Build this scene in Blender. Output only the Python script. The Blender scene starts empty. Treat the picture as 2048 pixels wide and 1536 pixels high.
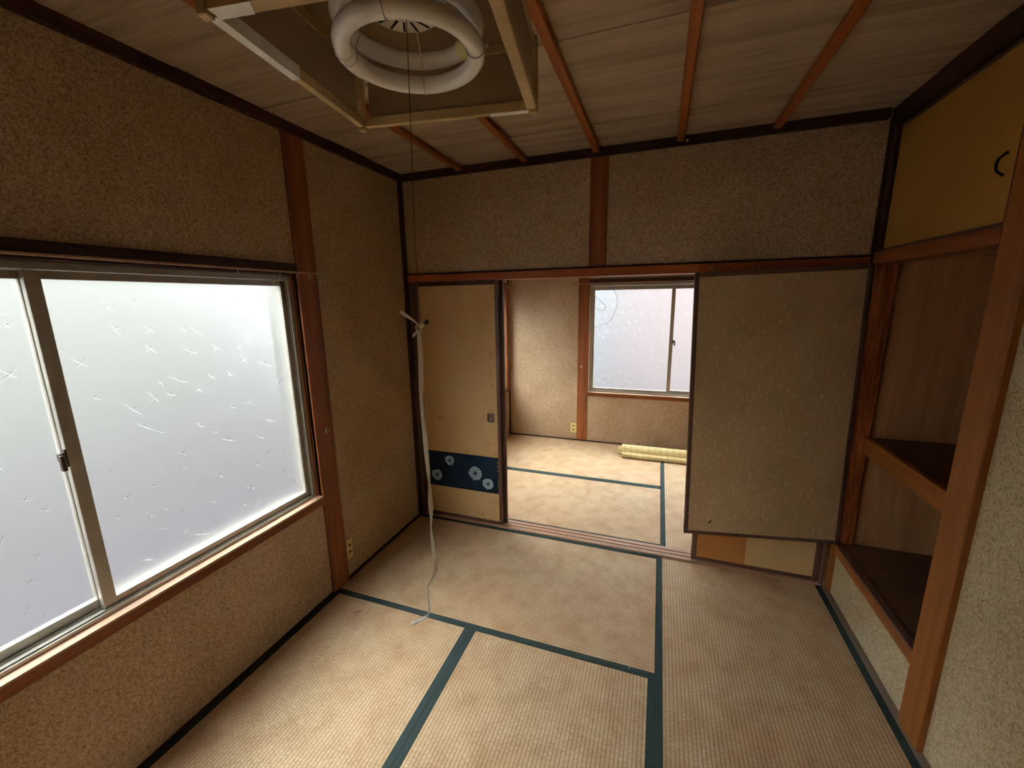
import bpy, bmesh, math, random
from mathutils import Vector, Matrix

scene = bpy.context.scene
COL = scene.collection
rnd = random.Random(7)

# ------------------------------------------------------------------ camera
CAM = (1.6952, -2.5515, 1.6445)
YAW, PITCH, ROLL, FPX = -0.3447, -0.2026, -0.0157, 819.99
cd = bpy.data.cameras.new('camera'); cam = bpy.data.objects.new('camera', cd); COL.objects.link(cam)
cd.sensor_fit = 'HORIZONTAL'; cd.sensor_width = 36.0; cd.lens = FPX / 2048 * 36.0
cd.clip_start = 0.02; cd.clip_end = 200
fw = Vector((math.sin(YAW) * math.cos(PITCH), math.cos(YAW) * math.cos(PITCH), math.sin(PITCH)))
rt = Vector((math.cos(YAW), -math.sin(YAW), 0)); up = rt.cross(fw)
r2 = math.cos(ROLL) * rt + math.sin(ROLL) * up
u2 = -math.sin(ROLL) * rt + math.cos(ROLL) * up
cam.matrix_world = Matrix(((r2.x, u2.x, -fw.x, CAM[0]), (r2.y, u2.y, -fw.y, CAM[1]), (r2.z, u2.z, -fw.z, CAM[2]), (0, 0, 0, 1)))
scene.camera = cam

# ------------------------------------------------------------------ sky: even overcast
world = bpy.data.worlds.new('overcast_sky'); scene.world = world; world.use_nodes = True
bg = world.node_tree.nodes['Background']
bg.inputs[0].default_value = (0.90, 0.97, 1.0, 1); bg.inputs[1].default_value = 35.0

vs = scene.view_settings
scene.display_settings.display_device = 'sRGB'
vs.view_transform = 'Standard'; vs.look = 'None'; vs.gamma = 1.0; vs.use_curve_mapping = False
vs.exposure = 0.22
try:
    scene.cycles.max_bounces = 10; scene.cycles.diffuse_bounces = 5; scene.cycles.transmission_bounces = 10
    scene.cycles.glossy_bounces = 4; scene.cycles.sample_clamp_indirect = 40.0
    scene.cycles.caustics_refractive = True; scene.cycles.caustics_reflective = False
    scene.cycles.use_denoising = True; scene.cycles.use_adaptive_sampling = True; scene.cycles.adaptive_threshold = 0.015
except Exception:
    pass

# ------------------------------------------------------------------ materials
def lin(c):
    return tuple((v / 255 / 12.92) if v / 255 <= 0.04045 else ((v / 255 + 0.055) / 1.055) ** 2.4 for v in c) + (1.0,)

def new_mat(name, rough=0.6, spec=0.3):
    m = bpy.data.materials.new(name); m.use_nodes = True
    nt = m.node_tree; b = nt.nodes['Principled BSDF']
    b.inputs['Roughness'].default_value = rough
    b.inputs['Specular IOR Level'].default_value = spec
    return m, nt, b

def N(nt, t, **kw):
    n = nt.nodes.new(t)
    for k, v in kw.items():
        if k.startswith('i_'):
            n.inputs[k[2:].replace('_', ' ')].default_value = v
        else:
            setattr(n, k, v)
    return n

def ramp(nt, stops, interp='LINEAR'):
    r = nt.nodes.new('ShaderNodeValToRGB'); r.color_ramp.interpolation = interp
    e = r.color_ramp.elements
    while len(e) < len(stops): e.new(0.5)
    for k, (p, c) in enumerate(stops):
        e[k].position = p; e[k].color = c if len(c) == 4 else lin(c)
    return r

def mixc(nt, fac, a, b, mode='MIX'):
    m = nt.nodes.new('ShaderNodeMix'); m.data_type = 'RGBA'; m.blend_type = mode
    for s, v in ((0, fac), (6, a), (7, b)):
        if hasattr(v, 'links') or isinstance(v, bpy.types.NodeSocket): nt.links.new(v, m.inputs[s])
        else: m.inputs[s].default_value = v
    return m.outputs[2]

def math_n(nt, op, a, b=None, c=None):
    m = nt.nodes.new('ShaderNodeMath'); m.operation = op
    for k, v in enumerate((a, b, c)):
        if v is None: continue
        if isinstance(v, bpy.types.NodeSocket): nt.links.new(v, m.inputs[k])
        else: m.inputs[k].default_value = v
    return m.outputs[0]

def coords(nt, scale=(1, 1, 1), rot=(0, 0, 0), kind='Object'):
    tc = nt.nodes.new('ShaderNodeTexCoord'); mp = nt.nodes.new('ShaderNodeMapping')
    mp.inputs['Scale'].default_value = scale; mp.inputs['Rotation'].default_value = rot
    nt.links.new(tc.outputs[kind], mp.inputs[0])
    return mp.outputs[0]

def obj_random(nt):
    return nt.nodes.new('ShaderNodeObjectInfo').outputs['Random']

def noise(nt, vec, scale, detail=3, rough=0.55, dist=0.0):
    n = nt.nodes.new('ShaderNodeTexNoise'); nt.links.new(vec, n.inputs['Vector'])
    n.inputs['Scale'].default_value = scale; n.inputs['Detail'].default_value = detail
    n.inputs['Roughness'].default_value = rough; n.inputs['Distortion'].default_value = dist
    return n.outputs[0]

def bump(nt, b, h, strength, dist=0.002):
    n = nt.nodes.new('ShaderNodeBump'); n.inputs['Strength'].default_value = strength
    n.inputs['Distance'].default_value = dist
    nt.links.new(h, n.inputs['Height']); nt.links.new(n.outputs[0], b.inputs['Normal'])

def wood(name, axis, dark, light, rough=0.52, grain=1.0, spec=0.35, figure=0.0):
    m, nt, b = new_mat(name, rough, spec)
    s = [14.0, 14.0, 14.0]; s['XYZ'.index(axis)] = 0.7
    v = coords(nt, tuple(s))
    rv = obj_random(nt)
    add = nt.nodes.new('ShaderNodeVectorMath'); add.operation = 'ADD'
    cmb = nt.nodes.new('ShaderNodeCombineXYZ')
    k = math_n(nt, 'MULTIPLY', rv, 37.0)
    for q in range(3): nt.links.new(k, cmb.inputs[q])
    nt.links.new(v, add.inputs[0]); nt.links.new(cmb.outputs[0], add.inputs[1])
    v = add.outputs[0]
    g1 = noise(nt, v, 1.1, 4, 0.6, 0.6 + figure)
    g2 = noise(nt, v, 7.0, 3, 0.6, 0.3)
    g = math_n(nt, 'ADD', math_n(nt, 'MULTIPLY', g1, 0.7), math_n(nt, 'MULTIPLY', g2, 0.3 * grain))
    c = ramp(nt, [(0.34, dark), (0.66, light)]); nt.links.new(g, c.inputs[0])
    nt.links.new(c.outputs[0], b.inputs['Base Color'])
    bump(nt, b, g2, 0.12, 0.001)
    return m

def plain(name, col, rough=0.6, spec=0.3, var=0.08, scale=30, metal=0.0):
    m, nt, b = new_mat(name, rough, spec)
    b.inputs['Metallic'].default_value = metal
    n = noise(nt, coords(nt), scale, 3)
    d = tuple(v * (1 - var) for v in col); l = tuple(min(255, v * (1 + var)) for v in col)
    c = ramp(nt, [(0.3, d), (0.7, l)]); nt.links.new(n, c.inputs[0])
    nt.links.new(c.outputs[0], b.inputs['Base Color'])
    return m

def fibre_wall(name, dark, mid, light, fleck):
    # fibre plaster: short matted threads, dark pits and pale glossy flecks
    m, nt, b = new_mat(name, 0.75, 0.25)
    v = coords(nt)
    big = noise(nt, v, 2.2, 3)
    f1 = noise(nt, v, 120, 4, 0.65, 0.9)
    f2 = noise(nt, v, 260, 2, 0.6, 0.5)
    g = math_n(nt, 'ADD', math_n(nt, 'MULTIPLY', f1, 0.7), math_n(nt, 'MULTIPLY', f2, 0.3))
    c = ramp(nt, [(0.38, dark), (0.5, mid), (0.62, light)]); nt.links.new(g, c.inputs[0])
    vor = N(nt, 'ShaderNodeTexVoronoi', feature='F1'); nt.links.new(v, vor.inputs['Vector']); vor.inputs['Scale'].default_value = 150
    fl = math_n(nt, 'LESS_THAN', vor.outputs['Distance'], 0.22)
    fl = math_n(nt, 'MULTIPLY', fl, math_n(nt, 'GREATER_THAN', noise(nt, v, 90, 1), 0.54))
    col = mixc(nt, fl, c.outputs[0], lin(fleck))
    tint = ramp(nt, [(0.3, (232, 224, 214)), (0.7, (255, 255, 255))]); nt.links.new(big, tint.inputs[0])
    col = mixc(nt, 1.0, col, tint.outputs[0], 'MULTIPLY')
    nt.links.new(col, b.inputs['Base Color'])
    rg = math_n(nt, 'SUBTRACT', 0.75, math_n(nt, 'MULTIPLY', fl, 0.4)); nt.links.new(rg, b.inputs['Roughness'])
    bump(nt, b, math_n(nt, 'ADD', g, math_n(nt, 'MULTIPLY', fl, 0.15)), 0.5, 0.0035)
    return m

def tatami(name, axis, dark, light, faded, pitch=0.0155):
    # rush weave: ribs along the long side, staggered stitch dents across
    m, nt, b = new_mat(name, 0.62, 0.25)
    v = coords(nt)
    sep = nt.nodes.new('ShaderNodeSeparateXYZ'); nt.links.new(v, sep.inputs[0])
    a = sep.outputs['X' if axis == 'X' else 'Y']; c = sep.outputs['Y' if axis == 'X' else 'X']
    k = 2 * math.pi / pitch
    rib = math_n(nt, 'ABSOLUTE', math_n(nt, 'SINE', math_n(nt, 'MULTIPLY', c, k / 2)))
    row = math_n(nt, 'FLOOR', math_n(nt, 'DIVIDE', c, pitch))
    sh = math_n(nt, 'MULTIPLY', math_n(nt, 'MODULO', row, 2.0), pitch * 0.5)
    st = math_n(nt, 'ABSOLUTE', math_n(nt, 'SINE', math_n(nt, 'MULTIPLY', math_n(nt, 'ADD', a, sh), k / 2.6)))
    sc = [30.0, 30.0, 30.0]; sc[1 if axis == 'X' else 0] = 500.0; sc['XYZ'.index(axis)] = 500.0
    rush = coords(nt, (60.0, 420.0, 60.0) if axis == 'Y' else (420.0, 60.0, 60.0))
    straw = noise(nt, rush, 1.0, 2)
    big = noise(nt, v, 1.6, 4, 0.6)
    patch = noise(nt, v, 9.0, 4, 0.65)
    h = math_n(nt, 'ADD', math_n(nt, 'POWER', rib, 0.5), math_n(nt, 'MULTIPLY', math_n(nt, 'POWER', st, 0.4), 0.35))
    base = ramp(nt, [(0.3, dark), (0.7, light)]); nt.links.new(straw, base.inputs[0])
    col = mixc(nt, ramp_fac(nt, big, 0.42, 0.66), base.outputs[0], lin(faded))
    pt = ramp(nt, [(0.3, (226, 214, 200)), (0.6, (255, 255, 255))]); nt.links.new(patch, pt.inputs[0])
    col = mixc(nt, 0.8, col, pt.outputs[0], 'MULTIPLY')
    groove = ramp(nt, [(0.0, (150, 128, 104)), (0.45, (255, 255, 255))]); nt.links.new(rib, groove.inputs[0])
    col = mixc(nt, 0.8, col, groove.outputs[0], 'MULTIPLY')
    stc = ramp(nt, [(0.0, (176, 152, 126)), (0.3, (255, 255, 255))]); nt.links.new(st, stc.inputs[0])
    col = mixc(nt, 0.35, col, stc.outputs[0], 'MULTIPLY')
    nt.links.new(col, b.inputs['Base Color'])
    bump(nt, b, h, 0.35, 0.002)
    return m

def ramp_fac(nt, s, lo, hi):
    mr = nt.nodes.new('ShaderNodeMapRange'); mr.inputs[1].default_value = lo; mr.inputs[2].default_value = hi
    nt.links.new(s, mr.inputs[0]); return mr.outputs[0]

def paper(name, base, warm, stain, stain_amt=0.5, edge=False):
    # aged fusuma paper with faint brown foxing
    m, nt, b = new_mat(name, 0.7, 0.2)
    v = coords(nt)
    n = noise(nt, v, 1.7, 3); f = noise(nt, v, 14, 5, 0.7); f2 = noise(nt, v, 300, 2)
    c = ramp(nt, [(0.35, base), (0.65, warm)]); nt.links.new(n, c.inputs[0])
    col = mixc(nt, math_n(nt, 'MULTIPLY', ramp_fac(nt, f, 0.63, 0.78), stain_amt), c.outputs[0], lin(stain))
    if edge:   # spots and rubbed grime around the pull side
        sp = nt.nodes.new('ShaderNodeSeparateXYZ'); nt.links.new(v, sp.inputs[0])
        e = math_n(nt, 'MULTIPLY', ramp_fac(nt, sp.outputs[0], 0.10, 0.30), ramp_fac(nt, noise(nt, v, 22, 5, 0.75), 0.50, 0.70))
        col = mixc(nt, math_n(nt, 'MULTIPLY', e, 0.55), col, lin(stain))
    nt.links.new(col, b.inputs['Base Color'])
    bump(nt, b, f2, 0.06, 0.001)
    return m

def glass_mat(name, rough, ior=1.3, trans=0.25, col=(0.93, 0.96, 0.96)):
    m = bpy.data.materials.new(name); m.use_nodes = True; nt = m.node_tree
    nt.nodes.clear()
    out = nt.nodes.new('ShaderNodeOutputMaterial')
    rf = nt.nodes.new('ShaderNodeBsdfRefraction'); rf.distribution = 'BECKMANN'; rf.inputs['Color'].default_value = col + (1,)
    rf.inputs['Roughness'].default_value = rough; rf.inputs['IOR'].default_value = ior
    gl = nt.nodes.new('ShaderNodeBsdfGlossy'); gl.inputs['Roughness'].default_value = max(rough, 0.25)
    mx = nt.nodes.new('ShaderNodeMixShader'); mx.inputs[0].default_value = 0.04
    nt.links.new(rf.outputs[0], mx.inputs[1]); nt.links.new(gl.outputs[0], mx.inputs[2])
    nt.links.new(mx.outputs[0], out.inputs[0])
    return m

M = {}
for ax in 'XYZ':
    M['post' + ax] = wood('red_brown_timber_' + ax, ax, (108, 56, 26), (164, 96, 50))
    M['dark' + ax] = wood('dark_timber_' + ax, ax, (44, 20, 12), (78, 40, 24))
    M['amber' + ax] = wood('amber_timber_' + ax, ax, (130, 76, 30), (164, 102, 46))
    M['sill' + ax] = wood('pale_sill_timber_' + ax, ax, (152, 114, 90), (190, 150, 122))
    M['lacq' + ax] = wood('lacquered_frame_' + ax, ax, (84, 58, 48), (118, 86, 72), 0.45)
    M['kamoi' + ax] = wood('lintel_timber_' + ax, ax, (138, 68, 30), (184, 100, 50), 0.45)
M['strip'] = wood('grey_floor_strip', 'Y', (104, 88, 76), (142, 124, 108), 0.6)
M['figured'] = wood('figured_timber', 'Z', (84, 32, 18), (186, 108, 62), 0.4, 1.0, 0.35, 3.5)
M['batten'] = wood('batten_timber', 'Y', (136, 70, 24), (178, 102, 42), 0.5)
M['board'] = wood('ceiling_board_timber', 'X', (140, 119, 99), (186, 165, 143), 0.65, 1.6, 0.2)
M['ply'] = wood('brown_plywood', 'Z', (162, 114, 80), (206, 152, 106), 0.6)
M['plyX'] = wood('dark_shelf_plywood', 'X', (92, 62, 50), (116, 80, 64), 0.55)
M['wall'] = fibre_wall('brown_fibre_plaster', (143, 116, 89), (193, 166, 134), (220, 196, 167), (249, 237, 219))
M['wallg'] = fibre_wall('grey_green_fibre_plaster', (146, 130, 94), (197, 182, 150), (219, 206, 176), (240, 234, 214))
M['ply_wall'] = plain('unseen_plaster', (160, 140, 112), 0.8)
M['tatX'] = tatami('tatami_weave_x', 'X', (182, 153, 119), (213, 186, 150), (201, 167, 131))
M['tatY'] = tatami('tatami_weave_y', 'Y', (182, 153, 119), (213, 186, 150), (201, 167, 131))
M['heri'] = plain('green_cloth_border', (57, 69, 67), 0.85, 0.1, 0.14, 400)
M['alu'] = plain('aged_aluminium', (176, 170, 158), 0.42, 0.5, 0.05, 12, 0.55)
M['glass'] = glass_mat('frosted_glass', 0.54, 1.45, 0.0, (0.95, 0.96, 0.95))
M['star'] = glass_mat('clear_star_glass', 0.38, 1.45, 0.0, (1, 1, 1))
M['fus'] = paper('tan_fusuma_paper', (212, 178, 128), (203, 164, 112), (150, 98, 46), 0.45, True)
M['fusy'] = paper('yellow_fusuma_paper', (214, 182, 134), (206, 172, 120), (176, 138, 84), 0.3)
M['fuso'] = paper('orange_under_paper', (196, 138, 78), (186, 124, 66), (150, 92, 42), 0.3)
M['cup'] = paper('mustard_cabinet_paper', (184, 140, 70), (176, 132, 62), (160, 112, 50), 0.2)
M['navy'] = plain('navy_printed_paper', (18, 38, 56), 0.7, 0.2, 0.12, 40)
M['white'] = plain('pale_blue_print', (196, 214, 224), 0.7, 0.2, 0.03)
M['metal'] = plain('bronze_pull_metal', (84, 72, 64), 0.4, 0.5, 0.1, 60, 0.6)
M['black'] = plain('black_iron', (22, 18, 16), 0.5, 0.4, 0.1)
M['zinc'] = plain('zinc_metal', (190, 186, 178), 0.35, 0.5, 0.05, 40, 0.8)
M['cream'] = plain('cream_plastic', (226, 204, 134), 0.45, 0.4, 0.02)
M['slot'] = plain('dark_slot', (70, 44, 18), 0.7, 0.2, 0.02)
M['lampwood'] = wood('pale_lamp_wood', 'X', (182, 153, 106), (210, 184, 136), 0.5)
M['lamppaper'] = paper('brown_lamp_paper', (190, 164, 130), (180, 152, 118), (150, 120, 86), 0.25)
_nt = M['lamppaper'].node_tree; _t = _nt.nodes.new('ShaderNodeBsdfTranslucent'); _t.inputs[0].default_value = (0.62, 0.50, 0.36, 1)
_m = _nt.nodes.new('ShaderNodeMixShader'); _m.inputs[0].default_value = 0.5
_nt.links.new(_nt.nodes['Principled BSDF'].outputs[0], _m.inputs[1]); _nt.links.new(_t.outputs[0], _m.inputs[2]); _nt.links.new(_m.outputs[0], _nt.nodes['Material Output'].inputs[0])
M['tape'] = plain('white_tape', (240, 240, 232), 0.5, 0.3, 0.03)
M['tube'] = plain('white_tube_glass', (238, 234, 226), 0.22, 0.5, 0.01)
M['tubebase'] = plain('yellowed_plastic', (226, 216, 150), 0.35, 0.4, 0.03)
M['enamel'] = plain('white_enamel', (232, 226, 218), 0.3, 0.5, 0.02)
M['cord'] = plain('brown_cord', (104, 86, 66), 0.8, 0.1, 0.05)
M['ribbon'] = plain('white_ribbon', (232, 226, 212), 0.55, 0.3, 0.03)
_nt = M['ribbon'].node_tree; _t = _nt.nodes.new('ShaderNodeBsdfTranslucent'); _t.inputs[0].default_value = (0.8, 0.76, 0.68, 1)
_m = _nt.nodes.new('ShaderNodeMixShader'); _m.inputs[0].default_value = 0.4
_nt.links.new(_nt.nodes['Principled BSDF'].outputs[0], _m.inputs[1]); _nt.links.new(_t.outputs[0], _m.inputs[2]); _nt.links.new(_m.outputs[0], _nt.nodes['Material Output'].inputs[0])
M['roll'] = None
M['thread'] = plain('grey_thread', (120, 116, 110), 0.7, 0.2, 0.02)
M['straw'] = plain('pale_straw', (226, 204, 160), 0.7, 0.2, 0.05)
M['pale_render'] = plain('pale_grey_render', (72, 71, 68), 0.9, 0.1, 0.03, 0.4)
M['blue_render'] = plain('pale_blue_render', (84, 91, 95), 0.9, 0.1, 0.03, 0.4)
M['ground'] = plain('grey_ground', (44, 41, 43), 0.9, 0.1, 0.1, 0.5)
M['brick'] = plain('pink_brown_render', (76, 68, 68), 0.9, 0.1, 0.08, 2)
M['roofm'] = plain('slate_roof', (70, 70, 76), 0.8, 0.2, 0.08, 3)

def board_face():
    # brown pressed paper with pale fibres running down
    m, nt, b = new_mat('fleck_board_paper', 0.65, 0.2)
    v = coords(nt)
    n = noise(nt, v, 3, 4); f = noise(nt, coords(nt, (110, 110, 38)), 1.0, 3, 0.6)
    t = noise(nt, coords(nt, (500, 500, 160)), 1.0, 2)
    c = ramp(nt, [(0.35, (186, 156, 116)), (0.65, (200, 170, 130))]); nt.links.new(n, c.inputs[0])
    col = mixc(nt, math_n(nt, 'MULTIPLY', ramp_fac(nt, f, 0.57, 0.70), 0.55), c.outputs[0], lin((246, 228, 196)))
    col = mixc(nt, math_n(nt, 'MULTIPLY', t, 0.25), col, lin((142, 110, 74)))
    nt.links.new(col, b.inputs['Base Color'])
    return m
M['fleck'] = board_face()

def roll_mat():
    m, nt, b = new_mat('yellow_rolled_sheet', 0.6, 0.2)
    v = coords(nt)
    sep = nt.nodes.new('ShaderNodeSeparateXYZ'); nt.links.new(v, sep.inputs[0])
    s = math_n(nt, 'ABSOLUTE', math_n(nt, 'SINE', math_n(nt, 'MULTIPLY', sep.outputs[0], math.pi / 0.06)))
    g = ramp(nt, [(0.0, (184, 156, 100)), (0.07, (226, 202, 148)), (1.0, (232, 210, 158))]); nt.links.new(s, g.inputs[0])
    n = noise(nt, v, 40, 3); t = ramp(nt, [(0.3, (225, 225, 215)), (0.7, (255, 255, 255))]); nt.links.new(n, t.inputs[0])
    nt.links.new(mixc(nt, 1.0, g.outputs[0], t.outputs[0], 'MULTIPLY'), b.inputs['Base Color'])
    return m
M['roll'] = roll_mat()

# ------------------------------------------------------------------ mesh helpers
ORIG = {}
class MB:
    def __init__(s): s.bm = bmesh.new()
    def box(s, x0, x1, y0, y1, z0, z1):
        vs = [s.bm.verts.new((x, y, z)) for x in sorted((x0, x1)) for y in sorted((y0, y1)) for z in sorted((z0, z1))]
        for f in ((0, 1, 3, 2), (4, 6, 7, 5), (0, 4, 5, 1), (2, 3, 7, 6), (0, 2, 6, 4), (1, 5, 7, 3)):
            s.bm.faces.new([vs[i] for i in f])
        return s
    def prism(s, pts, d):          # planar polygon pts extruded by vector d
        d = Vector(d); a = [s.bm.verts.new(p) for p in pts]; b = [s.bm.verts.new(Vector(p) + d) for p in pts]
        n = len(pts)
        s.bm.faces.new(a[::-1]); s.bm.faces.new(b)
        for i in range(n): s.bm.faces.new((a[i], a[(i + 1) % n], b[(i + 1) % n], b[i]))
        return s
    def tube(s, pts, r, seg=8, closed=False):
        pts = [Vector(p) for p in pts]; n = len(pts); rings = []
        ref = None
        for i, p in enumerate(pts):
            a = pts[(i - 1) % n] if (closed or i) else p; b = pts[(i + 1) % n] if (closed or i < n - 1) else p
            t = (b - a).normalized()
            if ref is None: ref = t.orthogonal().normalized()
            ref = (ref - t * ref.dot(t)).normalized(); o = t.cross(ref)
            rr = r[i] if isinstance(r, (list, tuple)) else r
            rings.append([s.bm.verts.new(p + (ref * math.cos(2 * math.pi * k / seg) + o * math.sin(2 * math.pi * k / seg)) * rr) for k in range(seg)])
        for i in range(n if closed else n - 1):
            A, Bq = rings[i], rings[(i + 1) % n]
            for k in range(seg): s.bm.faces.new((A[k], A[(k + 1) % seg], Bq[(k + 1) % seg], Bq[k]))
        if not closed: s.bm.faces.new(rings[0][::-1]); s.bm.faces.new(rings[-1])
        return s
    def torus(s, c, R, r, a0=0, a1=2 * math.pi, seg=64, rs=16):
        full = abs(a1 - a0 - 2 * math.pi) < 1e-6
        n = seg if full else seg + 1
        pts = [(c[0] + R * math.cos(a0 + (a1 - a0) * i / seg), c[1] + R * math.sin(a0 + (a1 - a0) * i / seg), c[2]) for i in range(n)]
        return s.tube(pts, r, rs, full)
    def lathe(s, prof, seg=32, c=(0, 0, 0)):   # (radius, z)
        rings = [[s.bm.verts.new((c[0] + r * math.cos(2 * math.pi * k / seg), c[1] + r * math.sin(2 * math.pi * k / seg), c[2] + z)) for k in range(seg)] for r, z in prof]
        for A, Bq in zip(rings, rings[1:]):
            for k in range(seg): s.bm.faces.new((A[k], A[(k + 1) % seg], Bq[(k + 1) % seg], Bq[k]))
        s.bm.faces.new(rings[0][::-1]); s.bm.faces.new(rings[-1]); return s
    def build(s, name, mat, parent=None, bevel=0.0, smooth=False, local=False, origin=None):
        bmesh.ops.recalc_face_normals(s.bm, faces=s.bm.faces)
        if bevel:
            bmesh.ops.bevel(s.bm, geom=list(s.bm.edges), offset=bevel, segments=1, affect='EDGES', clamp_overlap=True)
        cs = [v.co for v in s.bm.verts]
        if origin is None:
            o = Vector([(min(c[i] for c in cs) + max(c[i] for c in cs)) / 2 for i in range(3)])
            if parent is None: o.z = min(c.z for c in cs)
        else: o = Vector(origin)
        for v in s.bm.verts: v.co -= o
        me = bpy.data.meshes.new(name); s.bm.to_mesh(me); s.bm.free()
        if smooth:
            for p in me.polygons: p.use_smooth = True
        me.materials.append(M[mat] if isinstance(mat, str) else mat)
        ob = bpy.data.objects.new(name, me); COL.objects.link(ob)
        if parent is not None:
            ob.parent = parent
            ob.location = o if local else o - ORIG.get(parent.name, Vector((0, 0, 0)))
        else: ob.location = o
        ORIG[ob.name] = Vector((0, 0, 0)) if local else o.copy()
        return ob

def bx(name, mat, parent, x0, x1, y0, y1, z0, z1, bevel=0.002, local=False):
    return MB().box(x0, x1, y0, y1, z0, z1).build(name, mat, parent, bevel, local=local)

def tag(o, label=None, cat=None, group=None, kind=None):
    if label: o['label'] = label
    if cat: o['category'] = cat
    if group: o['group'] = group
    if kind: o['kind'] = kind
    return o

def empty(name, loc, rz=0.0, rot=None):
    o = bpy.data.objects.new(name, None); COL.objects.link(o); o.location = loc
    o.rotation_euler = rot if rot else (0, 0, rz); o.empty_display_size = 0.05
    ORIG[o.name] = Vector(loc); return o

def thing(name, label, cat, loc, rz=0.0, group=None, rot=None):
    return tag(empty(name, loc, rz, rot), label, cat, group)

# ------------------------------------------------------------------ dimensions
XR = 2.656          # right wall plane
YN = -2.78          # near wall (behind the camera)
ZT = 2.4275         # underside of the ceiling molding
HC = 2.472          # ceiling
Y2 = 2.072          # window wall of the far room
TS = 0.11           # depth of the threshold
X2 = 3.56           # right wall of the far room
MAT = 0.933

# ------------------------------------------------------------------ outside
g = bx('ground', 'ground', None, -40, 40, -40, 40, -0.75, -0.6, 0); tag(g, 'grey ground outside the frosted windows', 'ground', kind='structure')
def house(label, mat, x0, x1, y0, y1, h, ridge_axis):
    nb = thing('neighbour_house', label, 'house', ((x0 + x1) / 2, (y0 + y1) / 2, -0.6), group='neighbouring houses'); tag(nb, kind='structure')
    bx('wall', mat, nb, x0, x1, y0, y1, -0.6, h, 0)
    if ridge_axis == 'Y':
        MB().prism([(x0 - .1, y0 - .1, h), (x1 + .1, y0 - .1, h), ((x0 + x1) / 2, y0 - .1, h + .7)], (0, y1 - y0 + .2, 0)).build('roof', 'roofm', nb)
    else:
        MB().prism([(x0 - .1, y0 - .1, h), (x0 - .1, y1 + .1, h), (x0 - .1, (y0 + y1) / 2, h + .7)], (x1 - x0 + .2, 0, 0)).build('roof', 'roofm', nb)
house('grey house added to block low sky behind the left windows', 'pale_render', -12, -6.0, -9.0, 9.0, 5.6, 'Y')  # unseen house, added and raised to keep bright sky out of the left panes
house('pink brown house blurred behind the far frosted window', 'brick', 0.45, 8.5, 7.6, 13.0, 5.6, 'X')
house('added grey house narrowing the bright sky gap at left', 'blue_render', -5.0, 0.20, 8.6, 16.0, 5.8, 'X')  # added to narrow the bright sky gap seen in the far window
house('grey house standing behind the viewer', 'pale_render', -6, 8, -16, -10, 3.6, 'X')

# ------------------------------------------------------------------ floor, ceiling, walls
fl = bx('floor', 'dark' + 'X', None, -0.1, X2 + 0.1, YN - 0.1, Y2 + 0.1, -0.25, -0.055, 0); tag(fl, 'wooden subfloor under the tatami mats', 'floor', kind='structure')

ceil = empty('ceiling', (1.33, -1.39, HC)); tag(ceil, 'board ceiling with thin timber battens', 'ceiling', kind='structure')
bx('ceiling_backing', 'ply_wall', ceil, -0.1, X2 + 0.1, YN - 0.1, 0.14, HC + 0.02, HC + 0.1, 0)
ys = [0.0] + [-0.334 - 0.353 * k for k in range(7)] + [YN]
for k in range(len(ys) - 1):
    dz = 0.004 if k % 2 else 0.0
    bx('ceiling_board', 'board', ceil, 0, XR, ys[k + 1] + 0.0006, ys[k] - 0.0006, HC + dz, HC + 0.018, 0.0008)
for x in (0.455, 0.888, 1.312, 1.749, 2.19):
    bx('ceiling_batten', 'batten', ceil, x - 0.018, x + 0.018, YN, 0.0, HC - 0.027, HC - 0.0002, 0.003)

# left wall with two windows
W1 = (-2.735, -0.945, 0.585, 1.80)   # opening y0,y1,z0,z1 in the near room
W3 = (0.30, 1.955, 0.585, 1.80)      # far room, same wall
wl = empty('wall_left', (-0.06, -0.35, 0)); tag(wl, 'brown fibre plaster wall holding the large frosted window', 'wall', kind='structure')
def wall_x(parent, name, mat, x0, x1, y0, y1, z0, z1, holes):
    b = MB(); y = y0
    for (a0, a1, c0, c1) in holes:
        b.box(x0, x1, y, a0, z0, z1); b.box(x0, x1, a0, a1, z0, c0); b.box(x0, x1, a0, a1, c1, z1); y = a1
    b.box(x0, x1, y, y1, z0, z1)
    return b.build(name, mat, parent)
wall_x(wl, 'plaster', 'wall', -0.13, 0.0, YN - 0.1, Y2 + 0.1, -0.25, HC + 0.1, [W1, W3])
bx('pillar', 'postZ', wl, -0.02, 0.008, -0.945, -0.818, 0.0, ZT, 0.002)
bx('corner_post', 'darkZ', wl, -0.01, 0.02, -0.035, 0.0, 0.0, ZT, 0.002)
bx('ceiling_molding', 'darkY', wl, -0.01, 0.022, YN, 0.0, ZT, HC + 0.004, 0.003)
bx('floor_strip', 'darkY', wl, -0.01, 0.006, -0.818, 0.0, -0.03, 0.016, 0.001)
bx('floor_strip', 'darkY', wl, -0.01, 0.005, YN, -0.945, -0.03, 0.010, 0.001)
bx('window_sill', 'sillY', wl, -0.12, 0.012, W1[0], W1[1], 0.596, 0.606, 0.001)
bx('sill_face', 'postY', wl, -0.02, 0.011, W1[0], W1[1], 0.556, 0.5962, 0.002)
bx('window_head', 'darkY', wl, -0.12, 0.014, W1[0], W1[1], 1.778, 1.832, 0.002)
bx('window_jamb', 'postZ', wl, -0.12, -0.0205, W1[1] - 0.012, W1[1] + 0.002, 0.606, 1.778, 0.001)
bx('window_jamb', 'postZ', wl, -0.12, 0.008, W1[0] - 0.002, W1[0] + 0.012, 0.606, 1.778, 0.001)
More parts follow.
